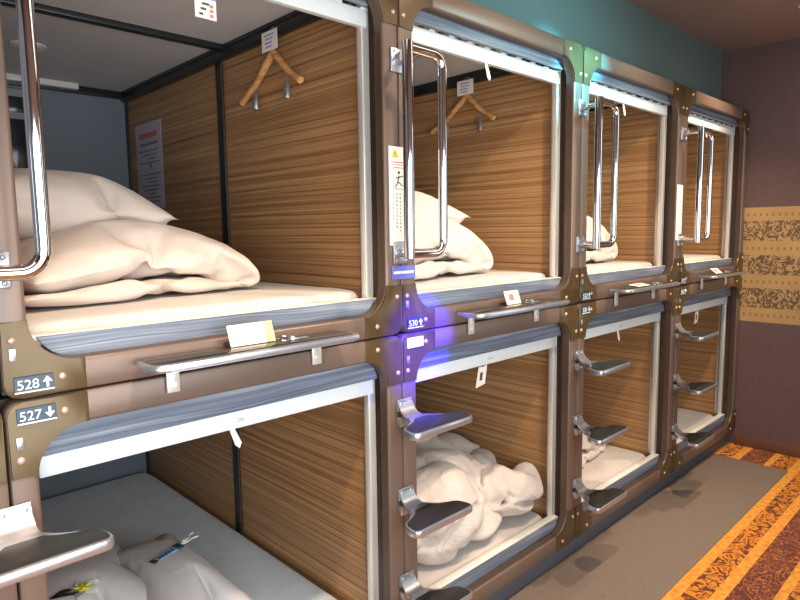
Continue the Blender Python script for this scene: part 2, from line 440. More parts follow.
def make_capsule(k, upper, num, label):
    t = empty('sleeping_capsule', label, 'sleeping capsule', (k * P, 0, ZJ if upper else ZJ - H), 'sleeping capsules in two rows')
    ox = .051 if k == 0 else OX0
    ff = finish('front_frame', frame_bm(ox), ['bronze', 'jamb'], t)
    for sx in (1, -1):
        for sz in (1, -1):
            b = finish('corner_bracket', bracket_bm(sx, sz, ox if sx > 0 else OX0), 'olive', t)
            for (px, pz) in ((.021, .117), (.103, .035)):
                x = px if sx > 0 else P - px; z = pz if sz > 0 else H - pz
                finish('screw', dome(bmesh.new(), (0, 0, 0), .0078, .005), 'copper', b, loc=(x, -.003, z))
    # number plate and little key switch
    s = 1 if upper else -1
    zc = .030 if upper else H - .031
    bm = B(.019, .087, -.0075, -.003, zc - .0155, zc + .0155, bev=.0008)
    if num == '529':
        p = finish('number_plate', bm, 'glareplate', t)
    else:
        box(bm, .019, .087, -.0082, -.0072, zc - .0155, zc - .0128, mi=1)
        text_bm(bm, num, .026, (.0225, -.0078, zc - .0085), 1)
        arrow(bm, .0755, zc + .001, .0175, upper, 1, -.0075)
        p = finish('number_plate', bm, ['navy', 'white'], t, smooth=False)
    zz = .090 if upper else H - .083
    bm = B(.015, .027, -.007, -.003, zz - .0125, zz + .0125, bev=.0015); box(bm, .0175, .0245, -.0085, -.006, zz - .008, zz + .006, bev=.001)
    finish('key_switch', bm, 'brushed', t)
    # grey woodgrain strips, roller blind, rails
    finish('top_panel', slice_panel(ZTOP[upper], 1, False), 'greywood', t)
    finish('sill_panel', slice_panel(0, .112, True), 'greywood', t)
    sr = B(.052, P - .052, .05, .085, .102, .1135, bev=.002)
    finish('sill_track', sr, 'whitelight', t)
    zb = ZTOP[upper] - .052
    bl = B(.064, P - .064, .062, .084, zb, zb + .049, bev=.003)
    for q in range(20):
        x = .06 + q * .0475
        box(bl, x, x + .022 + .008 * math.sin(q * 3), .060, .070, zb + .0475, zb + .0545, bev=.002, mi=1 + q % 2)
    o = finish('roller_blind', bl, ['blindbar', 'jamb', 'blindbar'], t)
    finish('blind_latch', B(.505, .535, .058, .063, zb + .018, zb + .026, bev=.002), 'alu', o)
    if (k, upper) == (0, True):        # wide printed card
        bm = B(.458, .512, .068, .0695, zb - .085, zb + .002)
        box(bm, .458, .512, .0672, .0682, zb - .040, zb - .012, mi=1)
        for q in range(3): box(bm, .468 + q * .004, .478 + q * .008, .0672, .0682, zb - .078 + q * .012, zb - .073 + q * .012, mi=2); box(bm, .495, .504, .0672, .0682, zb - .080 + q * .011, zb - .073 + q * .011, mi=3)
        finish('pull_tag', bm, ['paper', 'purpleprint', 'inkprint', 'redprint'], o, smooth=False)
    elif (k, upper) in ((1, False), (3, False)):
        x0 = .445 if k == 1 else .44; bm = bmesh.new()
        prism(bm, [(x0 + .018, zb - .006), (x0 + .068, zb - .004), (x0 + .055, zb - .074), (x0, zb - .082)], 'y', .070, .0715)
        prism(bm, [(x0 + .026, zb - .028), (x0 + .042, zb - .026), (x0 + .038, zb - .056), (x0 + .022, zb - .058)], 'y', .0695, .0702, mi=1)
        tube(bm, [(x0 + .043, .071, zb - .006), (x0 + .043, .071, zb + .004)], .006, 8, mi=2)
        finish('pull_tag', bm, ['paper', 'inkprint', 'tealtag'], o, smooth=False)
    else:
        bm = bmesh.new(); x0 = .497
        prism(bm, [(x0, zb + .002), (x0 + .014, zb + .002), (x0 + .034, zb - .042), (x0 + .028, zb - .056), (x0 + .016, zb - .046)], 'y', .070, .0715)
        finish('pull_tag', bm, 'paper', o, smooth=False)
    bm = B(P - .034, P - .004, .036, .108, .06, H - .02); box(bm, .004, .034, .036, .108, .06, H - .02)
    box(bm, .004, P - .004, .06, .15, H - .02, H - .006)
    finish('jamb', bm, 'jamb', t)
    for sx in (1, -1):
        X = (lambda a, b: (a, b)) if sx > 0 else (lambda a, b: (P - b, P - a))
        gx = 0 if sx > 0 else .030
        bm = B(*X(P - .083 + gx, P - .067 + gx), .066, .090, .112, H - .03, bev=.003)
        box(bm, *X(P - .068 + gx, P - .054 + gx), .068, .084, .112, H - .03)
        finish('guide_rail', bm, 'alu', t)
        # wood wall in two panels with a dark joint strip
        bm = B(*X(P - .0315, P - .0195), .106, .985, .03, H - .012); box(bm, *X(P - .0315, P - .0195), 1.005, 1.992, .03, H - .012)
        w = finish('wood_wall', bm, 'wood', t, smooth=False)
        finish('edge_strip', B(*X(P - .036, P - .031), .106, .122, .1, H - .03), 'alu', w)
        bm = B(*X(P - .040, P - .030), .970, 1.020, .08, H - .012, bev=.002, mi=0); box(bm, *X(P - .0425, P - .038), .966, .974, .08, H - .012, mi=1)
        finish('joint_strip', bm, ['black', 'jamb'], w)
        bm = B(*X(P - .060, P - .0315), .12, 1.99, H - .062, H - .014, bev=.004); box(bm, *X(P - .064, P - .05), .12, 1.99, H - .030, H - .014, bev=.002)
        finish('ceiling_trim', bm, 'black', w)
        finish('corner_strip', B(*X(P - .042, P - .0315), 1.972, 1.99, .05, H - .02), 'black', w)
    bk = finish('back_panel', B(.02, P - .02, 1.990, 2.004, .02, H - .01), 'backpanel', t)
    finish('ceiling_trim', B(.03, P - .03, 1.965, 1.99, H - .050, H - .014, bev=.003), 'black', bk)
    cp = finish('ceiling_panel', B(.02, P - .02, .10, 1.995, H - .014, H - .004), 'podceil', t)
    finish('ceiling_beam', B(.03, P - .03, .905, .945, H - .034, H - .012, bev=.004), 'black', cp)
    finish('base_pan', B(.01, P - .01, .05, 2.0, .004, .035), 'podfloor', t)
    return t

ALL = {}
labels = {
 (0, True): 'upper sleeping capsule with the plate 528, nearest the camera, cream pillow and duvet inside',
 (0, False): 'lower sleeping capsule with the plate 527, nearest the camera, flower on the grey bedding',
 (1, True): 'upper sleeping capsule with the plate 530, second from the camera, pillow inside',
 (1, False): 'lower sleeping capsule with the blue-lit plate, crumpled duvet inside',
 (2, True): 'upper sleeping capsule third from the camera, under the teal light',
 (2, False): 'lower sleeping capsule third from the camera, three metal steps on its left post',
 (3, True): 'upper sleeping capsule at the far end beside the patterned wall',
 (3, False): 'lower sleeping capsule at the far end beside the patterned wall',
}
nums = {(0, True): '528', (0, False): '527', (1, True): '530', (1, False): '529', (2, True): '532', (2, False): '531', (3, True): '534', (3, False): '533'}
for k in range(4):
    for up in (True, False):
        ALL[k, up] = make_capsule(k, up, nums[k, up], labels[k, up])

for up in (True, False):      # only the edge of the next pair of capsules shows
    t = empty('sleeping_capsule', 'upper sleeping capsule cut off by the left edge, beside the plate 528' if up else 'lower sleeping capsule cut off by the left edge, beside the plate 527',
              'sleeping capsule', (-P, 0, ZJ if up else ZJ - H), 'sleeping capsules in two rows')
    finish('front_frame', frame_bm(), ['bronze', 'jamb'], t)
    for sz in (1, -1):
        b = finish('corner_bracket', bracket_bm(-1, sz), 'olive', t)
        for (px, pz) in ((.021, .117), (.103, .035)):
            finish('screw', dome(bmesh.new(), (0, 0, 0), .0078, .005), 'copper', b, loc=(P - px, -.003, pz if sz > 0 else H - pz))
    finish('wood_wall', B(P - .0315, P - .0195, .106, 1.992, .03, H - .012), 'wood', t, smooth=False)
    finish('base_pan', B(.01, P - .01, .05, 2.0, .004, .035), 'podfloor', t)

# -------- steps on the lower posts
def step_parts():
    out = []
    for k in range(17):          # front bullnose edge left to right and back along the wavy rear edge
        pass
    def outline(ins):
        pts = []
        # front edge y=-.172, ends rounded, wavy shoulders running back to the neck
        R = .018
        half = [( .108, -.182), (.120, -.178), (.127, -.168), (.127, -.152), (.121, -.128), (.112, -.116), (.098, -.107), (.078, -.101), (.058, -.094), (.044, -.083), (.036, -.068), (.033, -.050)]
        pts = half + [(-x, y) for x, y in half[::-1]]
        if ins:
            c = Vector((0, -.125)); q = []
            n = len(pts)
            for i, p in enumerate(pts):
                a = Vector(pts[i - 1]); b_ = Vector(pts[(i + 1) % n]); d = (b_ - a).normalized(); nn = Vector((-d.y, d.x))
                q.append(Vector(p) + nn * ins)
            pts = [(v.x, v.y) for v in q]
        return pts
    met = bmesh.new()
    prism(met, outline(0), 'z', -.013, .009, bev=.005)
    # curved neck rising to the wall plate
    prof = []
    path = [(-.078, -.002), (-.056, -.001), (-.036, .005), (-.022, .016), (-.014, .028), (-.009, .040), (-.007, .048)]
    hw = [.036, .034, .031, .030, .030, .030, .030]; th = .006
    rows = []
    for (y, z), w in zip(path, hw):
        rows.append([met.verts.new((-w, y, z + th)), met.verts.new((w, y, z + th)), met.verts.new((w, y - th * .4, z - th)), met.verts.new((-w, y - th * .4, z - th))])
    for a, b_ in zip(rows, rows[1:]):
        for i in range(4): met.faces.new((a[i], a[(i + 1) % 4], b_[(i + 1) % 4], b_[i]))
    met.faces.new(rows[0]); met.faces.new(rows[-1])
    box(met, -.031, .031, -.010, 0, .016, .052, bev=.003)
    for sx in (-1, 1): dome(met, (sx * .019, -.010, .040), .006, .003)
    # lower lug under the tread
    box(met, -.03, .03, -.02, 0, -.03, .0, bev=.004)
    tube(met, [(0, -.02, -.018), (0, -.028, -.018)], .006, 10)
    pts = outline(.0065)
    pts = [(x, min(y, -.078)) for x, y in pts]
    pad = bmesh.new(); prism(pad, pts, 'z', .005, .0108, bev=.001)
    return met, pad
smet, spad = step_parts()
s0 = finish('step', smet, 'brushed', None); p0 = finish('tread_pad', spad, 'pad', s0)
first = True
for k in range(4):
    for j, z in enumerate((.808, .523, .238)):
        if k == 0 and j > 0: continue
        o = s0 if first else dup(s0); first = False
        o.parent = ALL[k, False]; o.location = (.0, -.001, z - .004)

# -------- shelves under the upper capsules
def shelf_parts():
    ol = [(.245, -.012), (.785, -.012), (.797, -.06), (.795, -.10), (.782, -.116), (.76, -.118), (.275, -.118), (.252, -.114), (.238, -.098), (.234, -.07)]
    a = bmesh.new(); prism(a, ol, 'z', .030, .046, bev=.006)
    il = [(.252, -.016), (.778, -.016), (.786, -.06), (.782, -.092), (.77, -.102), (.275, -.102), (.26, -.099), (.250, -.088), (.246, -.065)]
    b_ = bmesh.new(); prism(b_, il, 'z', .042, .0472, bev=.001)
    return a, b_
sa, sb = shelf_parts()
sh0 = finish('shelf', sa, 'brushed'); finish('shelf_top', sb, 'shelf_top', sh0)
for x in (.325, .722):
    bm = B(x - .015, x + .015, -.010, -.003, -.040, .034, bev=.002); box(bm, x - .015, x + .015, -.06, -.004, .026, .032, bev=.002)
    tube(bm, [(x, -.010, -.022), (x, -.014, -.022)], .006, 10)
    finish('hanging_tab', bm, 'alu', sh0)
for k in range(4):
    o = sh0 if k == 0 else dup(sh0)
    o.parent = ALL[k, True]

# -------- grab handles on the upper posts
def handle_parts():
    zt, zb, y = .808, .250, -.12
    loop = round_path([(-.082, y, zb), (.058, y, zb), (.058, y, zt), (-.082, y, zt)], .042, 8)
    a = bmesh.new()
    pts = [(-.082, y, zt), (.058, y, zt), (.058, y, zb), (-.082, y, zb)]
    tube(a, round_path(pts, .04, 8), .0135, 16)
    tube(a, [(-.082, y, zb - .012), (-.082, y, zt + .014)], .0155, 16)
    for z in (zt, zb):
        tube(a, [(-.004, 0, z + .004), (-.004, -.02, z + .004), (-.01, y, z)], .0105, 12)
    cl = []
    for z in (zt, zb):
        b_ = B(-.034, .030, -.006, 0, z - .034, z + .034, bev=.003)
        for q in (-.024, .024): dome(b_, (.018, -.006, z + q), .005, .003); dome(b_, (-.022, -.006, z + q), .005, .003)
        tube(b_, [(-.004, -.004, z + .004), (-.004, -.028, z + .004)], .018, 16)
        cl.append(b_)
    return a, cl
ha, hc = handle_parts()
h0 = finish('grab_handle', ha, 'chrome')
for b_ in hc: finish('mount_plate', b_, 'brushed', h0)
for k in range(4):
    o = h0 if k == 0 else dup(h0)
    o.parent = ALL[k, True]; o.location = (.0, 0, 0)

# -------- fittings inside the nearest upper capsule
t = ALL[0, True]
bm = bmesh.new()
for r, y0 in ((.062, 0), (.048, -.004), (.03, -.008)):
    tube(bm, [(.44, 1.41, H - .013 + 0), (.44, 1.41, H - .020 + y0 * .8)], r, 28)
finish('ceiling_lamp', bm, 'whitelight', t)
finish('reading_light', B(.30, .775, 1.925, 1.966, H - .040, H - .012, bev=.004), 'whitelight', t)
bm = B(.28, .56, 1.94, 1.99, .60, .985, bev=.006)
con = finish('control_console', bm, 'console', t)
finish('display', B(.468, .543, 1.936, 1.944, .880, .950, bev=.002), 'screen', con)
finish('speaker_panel', B(.458, .535, 1.936, 1.944, .62, .85, bev=.002), 'screen', con)

# ------------------------------------------------------------------ bedding
def billow(p, f, seed):
    v = Vector(p) * f + Vector((seed * 3.1, seed * 1.7, seed * 2.3))
    w = Vector((noise.noise(v + Vector((5, 0, 0))), noise.noise(v + Vector((0, 7, 0))), noise.noise(v + Vector((0, 0, 9))))) * .55
    return 1 - abs(noise.noise(v + w)) * 2

def slab_bm(center, thick, half, ns=56, nv=32, pw=2.6, ends=3.0, amp=.006, freq=7, seed=1, crease=.0, cf=5, pinch=.0):
    """soft bent slab: center(s, v)->point on the mid surface, thickness(s) half height, half(s) half width used only by the centre fn"""
    bm = bmesh.new(); top, bot = [], []
    eps = 1e-3
    for i in range(ns + 1):
        s = i / ns; rt, rb = [], []
        for j in range(nv + 1):
            v = -1 + 2 * j / nv
            c = Vector(center(s, v))
            ds = Vector(center(min(1, s + eps), v)) - Vector(center(max(0, s - eps), v))
            dv = Vector(center(s, min(1, v + eps))) - Vector(center(s, max(-1, v - eps)))
            n = ds.cross(dv)
            n = n.normalized() if n.length > 1e-12 else Vector((0, 0, 1))
            u = 2 * s - 1
            prof = max(0, 1 - abs(u) ** ends) ** .5 * max(0, 1 - abs(v) ** pw) ** .5
            h = thick(s, v) * prof
            e = min(1, prof * 1.6)
            a = c + n * h; b = c - n * h
            da = amp * (noise.noise(a * freq + Vector((seed, 0, 0))) ) - crease * max(0, billow(a, cf, seed) - .55) 
            db = amp * (noise.noise(b * freq + Vector((seed, 3, 0))) ) - crease * max(0, billow(b, cf, seed + 2) - .55)
            rt.append(a + n * da * e); rb.append(b - n * db * e)
        top.append(rt); bot.append(rb)
    tv = [[bm.verts.new(p) for p in r] for r in top]
    bv = []
    for i, r in enumerate(bot):
        row = []
        for j, p in enumerate(r):
            row.append(tv[i][j] if (i in (0, ns) or j in (0, nv)) else bm.verts.new(p))
        bv.append(row)
    for i in range(ns):
        for j in range(nv):
            for g, fl in ((tv, 0), (bv, 1)):
                q = [g[i][j], g[i + 1][j], g[i + 1][j + 1], g[i][j + 1]]
                if len(set(q)) == 4:
                    try: bm.faces.new(q if not fl else q[::-1])
                    except ValueError: pass
    return bm

def soften(o, lv=1):
    m = o.modifiers.new('soft', 'SUBSURF'); m.levels = lv; m.render_levels = lv
    return o

def mattress(k, up, label):
    z0 = (ZJ if up else ZJ - H)
    top = z0 + (.134 if up else .104)
    bm = bmesh.new(); t = bmesh.new()
    bmesh.ops.create_grid(t, x_segments=36, y_segments=60, size=1)
    x0, x1, y0, y1 = k * P + .052, k * P + P - .052, .096, 1.955
    cx, cy, hx, hy = (x0 + x1) / 2, (y0 + y1) / 2, (x1 - x0) / 2, (y1 - y0) / 2
    rows = []
    # rounded box made from stacked superellipse loops
    n = 96
    def loop(ins, z):
        r = []
        for q in range(n):
            a = 2 * PI * q / n; c, s = math.cos(a), math.sin(a); e = .09
            r.append(bm.verts.new((cx + math.copysign(abs(c) ** e, c) * (hx - ins), cy + math.copysign(abs(s) ** e, s) * (hy - ins), z)))
        return r
    L = [loop(.006, z0 + .036), loop(0, z0 + .05), loop(0, top - .03), loop(.004, top - .014), loop(.012, top - .004), loop(.024, top), loop(.06, top + .001), loop(.2, top + .003), loop(.36, top + .004)]
    for a, b in zip(L, L[1:]):
        for q in range(n): bm.faces.new((a[q], a[(q + 1) % n], b[(q + 1) % n], b[q]))
    bm.faces.new(L[0][::-1]); bm.faces.new(L[-1])
    t.free()
    for v in bm.verts:
        if v.co.z > top - .01: v.co.z += .003 * noise.noise(v.co * 6)
    o = finish('mattress', bm, 'cool_lit_sheet' if (k, up) == (0, False) else 'sheet')
    tag(o, label, 'mattress', 'mattresses in the capsules')
    return top

TOP = {}
ml = {(0, True): 'white sheeted mattress under the cream duvet in the nearest upper capsule', (0, False): 'mattress with a sheet tinted grey by cool light in the nearest lower capsule',
      (1, True): 'white mattress in upper capsule 530', (1, False): 'cream sheeted mattress under the crumpled duvet in the lower capsule with the blue-lit plate',
      (2, True): 'white mattress in the third upper capsule, behind its shelf', (2, False): 'pale sunlit mattress in the third lower capsule, beside three metal steps',
      (3, True): 'mattress in the far upper capsule beside the patterned wall', (3, False): 'bare pale mattress in the far lower capsule beside the patterned wall'}
for key, l in ml.items(): TOP[key] = mattress(*key, l)

# soft goods: built as slabs, then left to settle and wrinkle in a short cloth simulation
def pil(cx, cy, cz, w, d, rz=0, tilt=0, roll=0, droop=.03):
    R_ = Matrix.Rotation(rz, 3, 'Z') @ Matrix.Rotation(tilt, 3, 'Y') @ Matrix.Rotation(roll, 3, 'X')
    def f(s, v):
        u = 2 * s - 1
        p = Vector((u * w / 2 * (1 - .06 * (1 - v * v)), v * d / 2 * (1 - .06 * (1 - u * u)), -droop * (u * u * .6 + v * v * .4)))
        return R_ @ p + Vector((cx, cy, cz))
    return f
def c_fold(x0, xt, y0, y1, zlow, zup0, zup1, r):
    """C shaped sheet: lower leg running to the fold at xt, upper leg coming back"""
    def f(s, v):
        y = (y0 + y1) / 2 + v * (y1 - y0) / 2
        if s < .44: return (x0 + (xt - r - x0) * s / .44, y, zlow)
        if s < .56:
            a = -PI / 2 + PI * (s - .44) / .12; zm, rz = (zlow + zup0) / 2, (zup0 - zlow) / 2
            return (xt - r + r * math.cos(a), y, zm + rz * math.sin(a))
        q = (s - .56) / .44
        return (xt - r + (x0 - xt + r) * q, y, zup0 + (zup1 - zup0) * q)
    return f
def heap(s, v):
    u = 2 * s - 1
    r = (1 - abs(u) ** 2.4) * (1 - abs(v) ** 2.4)
    return (.52 + .35 * u + .04 * math.sin(v * 7 + 1), .46 + .26 * v + .04 * math.sin(u * 6), .18 + .04 * math.sin(u * 9 + v * 2.5) + .032 * math.sin(v * 10 - u * 3) + .09 * r)
def simulate(items, colliders, frames=35, q=6):
    """let the soft goods settle and wrinkle: items = [(object, dict of settings)]"""
    for o in colliders:
        if 'Collision' not in o.modifiers:
            m = o.modifiers.new('Collision', 'COLLISION'); o.collision.thickness_outer = .004; o.collision.cloth_friction = 30
    for o, k in items:
        m = o.modifiers.new('Cloth', 'CLOTH'); s = m.settings
        s.quality = q; s.mass = k.get('mass', .03); s.tension_stiffness = s.compression_stiffness = k.get('stiff', 12); s.shear_stiffness = k.get('stiff', 12) * .6
        s.bending_stiffness = k.get('bend', .3); s.air_damping = 2
        s.tension_damping = s.compression_damping = s.shear_damping = 8
        s.effector_weights.gravity = k.get('grav', 1); s.use_pressure = True; s.uniform_pressure_force = k.get('press', 2.5)
        s.shrink_min = k.get('grow', -.05); s.shrink_max = k.get('grow', -.05)
        m.collision_settings.use_collision = True; m.collision_settings.distance_min = .004; m.collision_settings.collision_quality = 2
        m.collision_settings.use_self_collision = k.get('selfc', True); m.collision_settings.self_distance_min = .004
        m.point_cache.frame_start = 1; m.point_cache.frame_end = frames
    for f in range(1, frames + 1): scene.frame_set(f)
    dg = bpy.context.evaluated_depsgraph_get()
    for o, k in items:
        me = bpy.data.meshes.new_from_object(o.evaluated_get(dg))
        o.modifiers.clear(); old = o.data; o.data = me; me.name = old.name
        for p in me.polygons: p.use_smooth = True
    for o in colliders: 
        if o.modifiers.get('Collision'): o.modifiers.remove(o.modifiers['Collision'])
    scene.frame_set(1)

board = finish('board', B(-.3, 1.3, -.2, 1.95, -.06, 0), 'sheet', smooth=False)
fold = finish('fold', slab_bm(c_fold(.06, .75, .29, .92, .05, .115, .14, .03), lambda s, v: .032, None, 64, 36, 8, 14, .012, 6, 3), 'linen')
simulate([(fold, dict(press=1.4, grow=-.12))], [board], 22)
puff = finish('puff', slab_bm(pil(0, .6, .12, .60, .44), lambda s, v: .06, None, 40, 30, 2.6, 2.6, .004, 5, 9), 'linen')
simulate([(puff, dict(press=6, grow=-.05, selfc=False, grav=.45))], [board], 20)
crum = finish('crum', slab_bm(heap, lambda s, v: .10, None, 76, 64, 3.5, 3.5, .03, 9, 3), 'linen')
simulate([(crum, dict(press=4, grow=-.35, bend=.01, stiff=14))], [board], 22)
def centre(o):
    lo = [min(v.co[i] for v in o.data.vertices) for i in range(3)]; hi = [max(v.co[i] for v in o.data.vertices) for i in range(3)]
    o.data.transform(Matrix.Translation((-(lo[0] + hi[0]) / 2, -(lo[1] + hi[1]) / 2, -lo[2])))
    return [h - l for l, h in zip(lo, hi)]
for o in (fold, puff, crum): print('size', o.name, centre(o))
def place(name, src, mat, loc, scale=(1, 1, 1), rz=0, ry=0, rx=0):
    me = src.data.copy(); me.transform(Matrix.Rotation(rz, 4, 'Z') @ Matrix.Rotation(ry, 4, 'Y') @ Matrix.Rotation(rx, 4, 'X') @ Matrix.Diagonal((*scale, 1)))
    if min(scale) < 0: me.flip_normals()
    me.materials.clear(); me.materials.append(M[mat]); me.name = name
    o = bpy.data.objects.new(name, me); C.objects.link(o); o.location = loc
    return soften(o)
rad = math.radians
# nearest upper capsule
zt = TOP[0, True] + .004
tag(place('folded_duvet', fold, 'linen', (.425, .61, zt), (.94, 1, .85)), 'cream duvet folded double on the mattress of the nearest upper capsule', 'duvet', 'folded duvets')
tag(place('pillow', puff, 'linen', (.30, .68, zt + .14), (.90, 1, .96), rz=.1, ry=rad(8)), 'large cream pillow lying on the folded duvet in the nearest upper capsule', 'pillow', 'cream pillows')
# upper capsule 530
zt = TOP[1, True] + .004
tag(place('folded_duvet', fold, 'linen', (P + .40, .40, zt), (.92, .72, 1.0)), 'white duvet folded under the pillow in upper capsule 530', 'duvet', 'folded duvets')
tag(place('pillow', puff, 'linen', (P + .38, .42, zt + .15), (.94, .86, .80), rz=.12, ry=rad(4)), 'white pillow with a pointed corner on the folded duvet in upper capsule 530', 'pillow', 'cream pillows')
# third and fourth upper capsules
zt = TOP[2, True] + .004
tag(place('folded_duvet', fold, 'linen', (2 * P + .47, .42, zt), (.95, .72, 1.1)), 'white duvet showing its fold behind the grab handle of the third upper capsule', 'duvet', 'folded duvets')
zt = TOP[3, True] + .004
tag(place('pillow', puff, 'linen', (3 * P + .30, .42, zt), (.8, .8, .8), rz=.1), 'pale pillow barely showing behind the notice in the far upper capsule', 'pillow', 'cream pillows')
# lower capsule with the blue-lit plate
zt = TOP[1, False] + .004
tag(place('crumpled_duvet', crum, 'rumpled', (P + .525, .46, zt), (.93, .95, .86)), 'big crumpled greyish cream duvet heaped in the lower capsule with the blue-lit plate', 'duvet')
# third lower capsule
zt = TOP[2, False] + .004
tag(place('folded_duvet', fold, 'linen', (2 * P + .56, .44, zt), (.72, .62, .85)), 'white duvet end peeping out beside the steps in the third lower capsule', 'duvet', 'folded duvets')
# lower capsule 527
zt = TOP[0, False] + .004
GREY = []
GREY.append(place('pillow', puff, 'greycloth', (.275, .80, zt + .005), (.80, 1.15, .80), rz=-.05)); tag(GREY[0], 'grey pillow with a white and yellow flower on it in the nearest lower capsule', 'pillow')
GREY.append(place('bolster', puff, 'greycloth', (.56, .66, zt), (.46, 1.55, .80), rz=.0)); tag(GREY[1], 'plump grey bolster with a name tag lying beside the flowered pillow', 'bolster')
for o in (board, fold, puff, crum): bpy.data.objects.remove(o)

def top_of(o, x, y, r=.03):
    zs = [v.co.z + o.location.z for v in o.data.vertices if (v.co.x + o.location.x - x) ** 2 + (v.co.y + o.location.y - y) ** 2 < r * r]
    return max(zs)
FLOWER = (.285, .64, top_of(GREY[0], .285, .64) + .001)
NAMETAG = ((.555, .64, top_of(GREY[1], .555, .64) + .002), .35, 0, 0)     # place, turn, tilts
# ------------------------------------------------------------------ hangers
def hanger(k, label):
    t = empty('clothes_hanger', label, 'clothes hanger', (k * P + P - .062, .56, ZJ + .93), 'wooden clothes hangers')
    bm = bmesh.new()
    pts = [(0, .0, .012), (0, .03, -.012), (0, .075, -.045), (0, .12, -.078), (0, .175, -.105), (0, .222, -.127)]
    tube(bm, pts, [.012, .014, .0125, .0115, .0115, .0125], 10)
    pts = [(0, .0, .012), (0, -.025, -.010), (0, -.06, -.045), (0, -.10, -.078), (0, -.135, -.098), (0, -.158, -.112)]
    tube(bm, pts, [.012, .014, .0125, .0115, .0115, .0125], 10)
    dome(bm, (0, 0, .008), .014, .016, (0, 0, 1))
    o = finish('wooden_arms', bm, 'hangerwood', t)
    hk = [(0, 0, .015), (0, 0, .055)] + [(0, -.018 * math.cos(a) + .0, .075 + .018 * math.sin(a)) for a in [PI * 1.25 - PI * 1.25 * i / 9 for i in range(10)]]
    finish('hook', tube(bmesh.new(), hk, .0022, 8), 'chrome', t)
    for y, z in ((.125, -.118), (-.078, -.112)):
        bm = B(-.006, .006, y - .010, y + .010, z - .048, z + .008, bev=.003); box(bm, -.010, -.004, y - .007, y + .007, z - .046, z - .012, bev=.002)
        tube(bm, [(0, y, z + .005), (0, y, z + .03)], .002, 6)
        finish('metal_clip', bm, 'brushed', t)
    bm = B(-.017, -.0155, -.052, .044, .012, .078); 
    for r in range(4): box(bm, -.0175, -.0168, -.030 + .004 * r, .026 - .006 * (r % 2), .062 - r * .013, .067 - r * .013, mi=1)
    finish('paper_card', bm, ['paper', 'purpleprint'], t, smooth=False)
    return t
hanger(0, 'wooden clothes hanger with two metal clips on the wall of the nearest upper capsule')
hanger(1, 'wooden clothes hanger on the wall of upper capsule 530, behind the grab handle')

# ------------------------------------------------------------------ key tags on the shelves
def key_tag(x, y, z, w, h, label, lean=.35, flat=False, green=True):
    t = empty('key_tag', label, 'key tag', (x, y, z), 'key tags on the shelves')
    ca, sa = (math.cos(lean), math.sin(lean)) if not flat else (.12, 1)
    bm = bmesh.new()
    def card(x0, x1, z0, z1, mi, off=0):
        v = [Vector((a, b * sa - off * ca, b * ca + off * sa + .001)) for a, b in ((x0, z0), (x1, z0), (x1, z1), (x0, z1))]
        w_ = [p + Vector((0, .0015 * ca, -.0015 * sa)) for p in v]
        A = [bm.verts.new(p) for p in v]; D = [bm.verts.new(p) for p in w_]
        for q in ([A[0], A[1], A[2], A[3]], D[::-1]): bm.faces.new(q).material_index = mi
        for i in range(4): bm.faces.new((A[i], D[i], D[(i + 1) % 4], A[(i + 1) % 4])).material_index = mi
    card(0, w, 0, h, 0)
    if green: card(w * .80, w * .99, .001, h - .001, 1, .0012)
    for r in range(3): card(w * .5, w * .72, h * (.28 + .2 * r), h * (.30 + .2 * r), 2, .0012)
    if not green: card(w * .25, w * .55, h * .3, h * .75, 3, .0012)
    finish('card', bm, ['paper', 'greenpaper', 'inkprint', 'redprint'], t, smooth=False)
    ring = [(w + .016 + .014 * math.cos(a), -.012 + .010 * math.sin(a), .006 + .004 * math.sin(a)) for a in [2 * PI * i / 16 for i in range(16)]]
    finish('key_ring', tube(bmesh.new(), ring, .0016, 6, closed=True), 'chrome', t)
    bm = bmesh.new()
    tube(bm, [(w + .030, -.016, .003), (w + .040, -.018, .003)], .009, 12); box(bm, w + .038, w + .082, -.024, -.015, .0015, .0045, bev=.001)
    for q in range(4): box(bm, w + .05 + q * .008, w + .054 + q * .008, -.028, -.022, .0015, .0045)
    finish('key', bm, 'brushed', t)
    return t
SZ = ZJ + .0475
key_tag(.452, -.042, SZ, .122, .052, 'white key tag with a green end on the shelf of the nearest upper capsule')
key_tag(1.535, -.042, SZ, .085, .050, 'small white key tag with red print and keys on the shelf of upper capsule 530', green=False)
key_tag(2.50, -.078, SZ, .12, .05, 'white key tag lying flat with keys on the shelf of the third upper capsule', flat=True, green=False)
key_tag(3.545, -.060, SZ, .10, .045, 'pale key tag lying with its keys on the shelf of the far upper capsule', lean=.9, green=False)

# ------------------------------------------------------------------ notices
def glyphs(bm, x, z0, z1, y, w, mi, rnd, axis='x', sgn=1):
    z = z0
    while z > z1:
        g = .006 + .002 * rnd.random()
        for q in range(2):
            a = w * (.35 + .6 * rnd.random())
            if axis == 'x': box(bm, x - a / 2, x + a / 2, y - .0006, y, z - g * (.35 + .4 * q), z - g * (.2 + .4 * q), mi=mi)
        box(bm, x - .0006, x + .0006, y - .0006, y, z - g * .9, z - g * .1, mi=mi)
        z -= g + .0035
rnd = random.Random(3)
bm = B(-.052, .052, -.0025, -.0004, 0, .29)
prism(bm, [(-.044, .258), (-.014, .258), (-.029, .283)], 'y', -.0028, -.0034, mi=1)
box(bm, -.0305, -.0275, -.0040, -.0033, .266, .276, mi=2); box(bm, -.0305, -.0275, -.0040, -.0033, .2605, .2635, mi=2)
box(bm, -.044, .02, -.0031, -.0024, .243, .246, mi=3); box(bm, -.044, .012, -.0031, -.0024, .236, .238, mi=3)
for a in ((-.036, .012, .228, .2295), (-.036, .012, .166, .1675)): box(bm, a[0], a[1], -.0031, -.0024, a[2], a[3], mi=2)
for a in (-.036, .0108): box(bm, a, a + .0012, -.0031, -.0024, .166, .2295, mi=2)
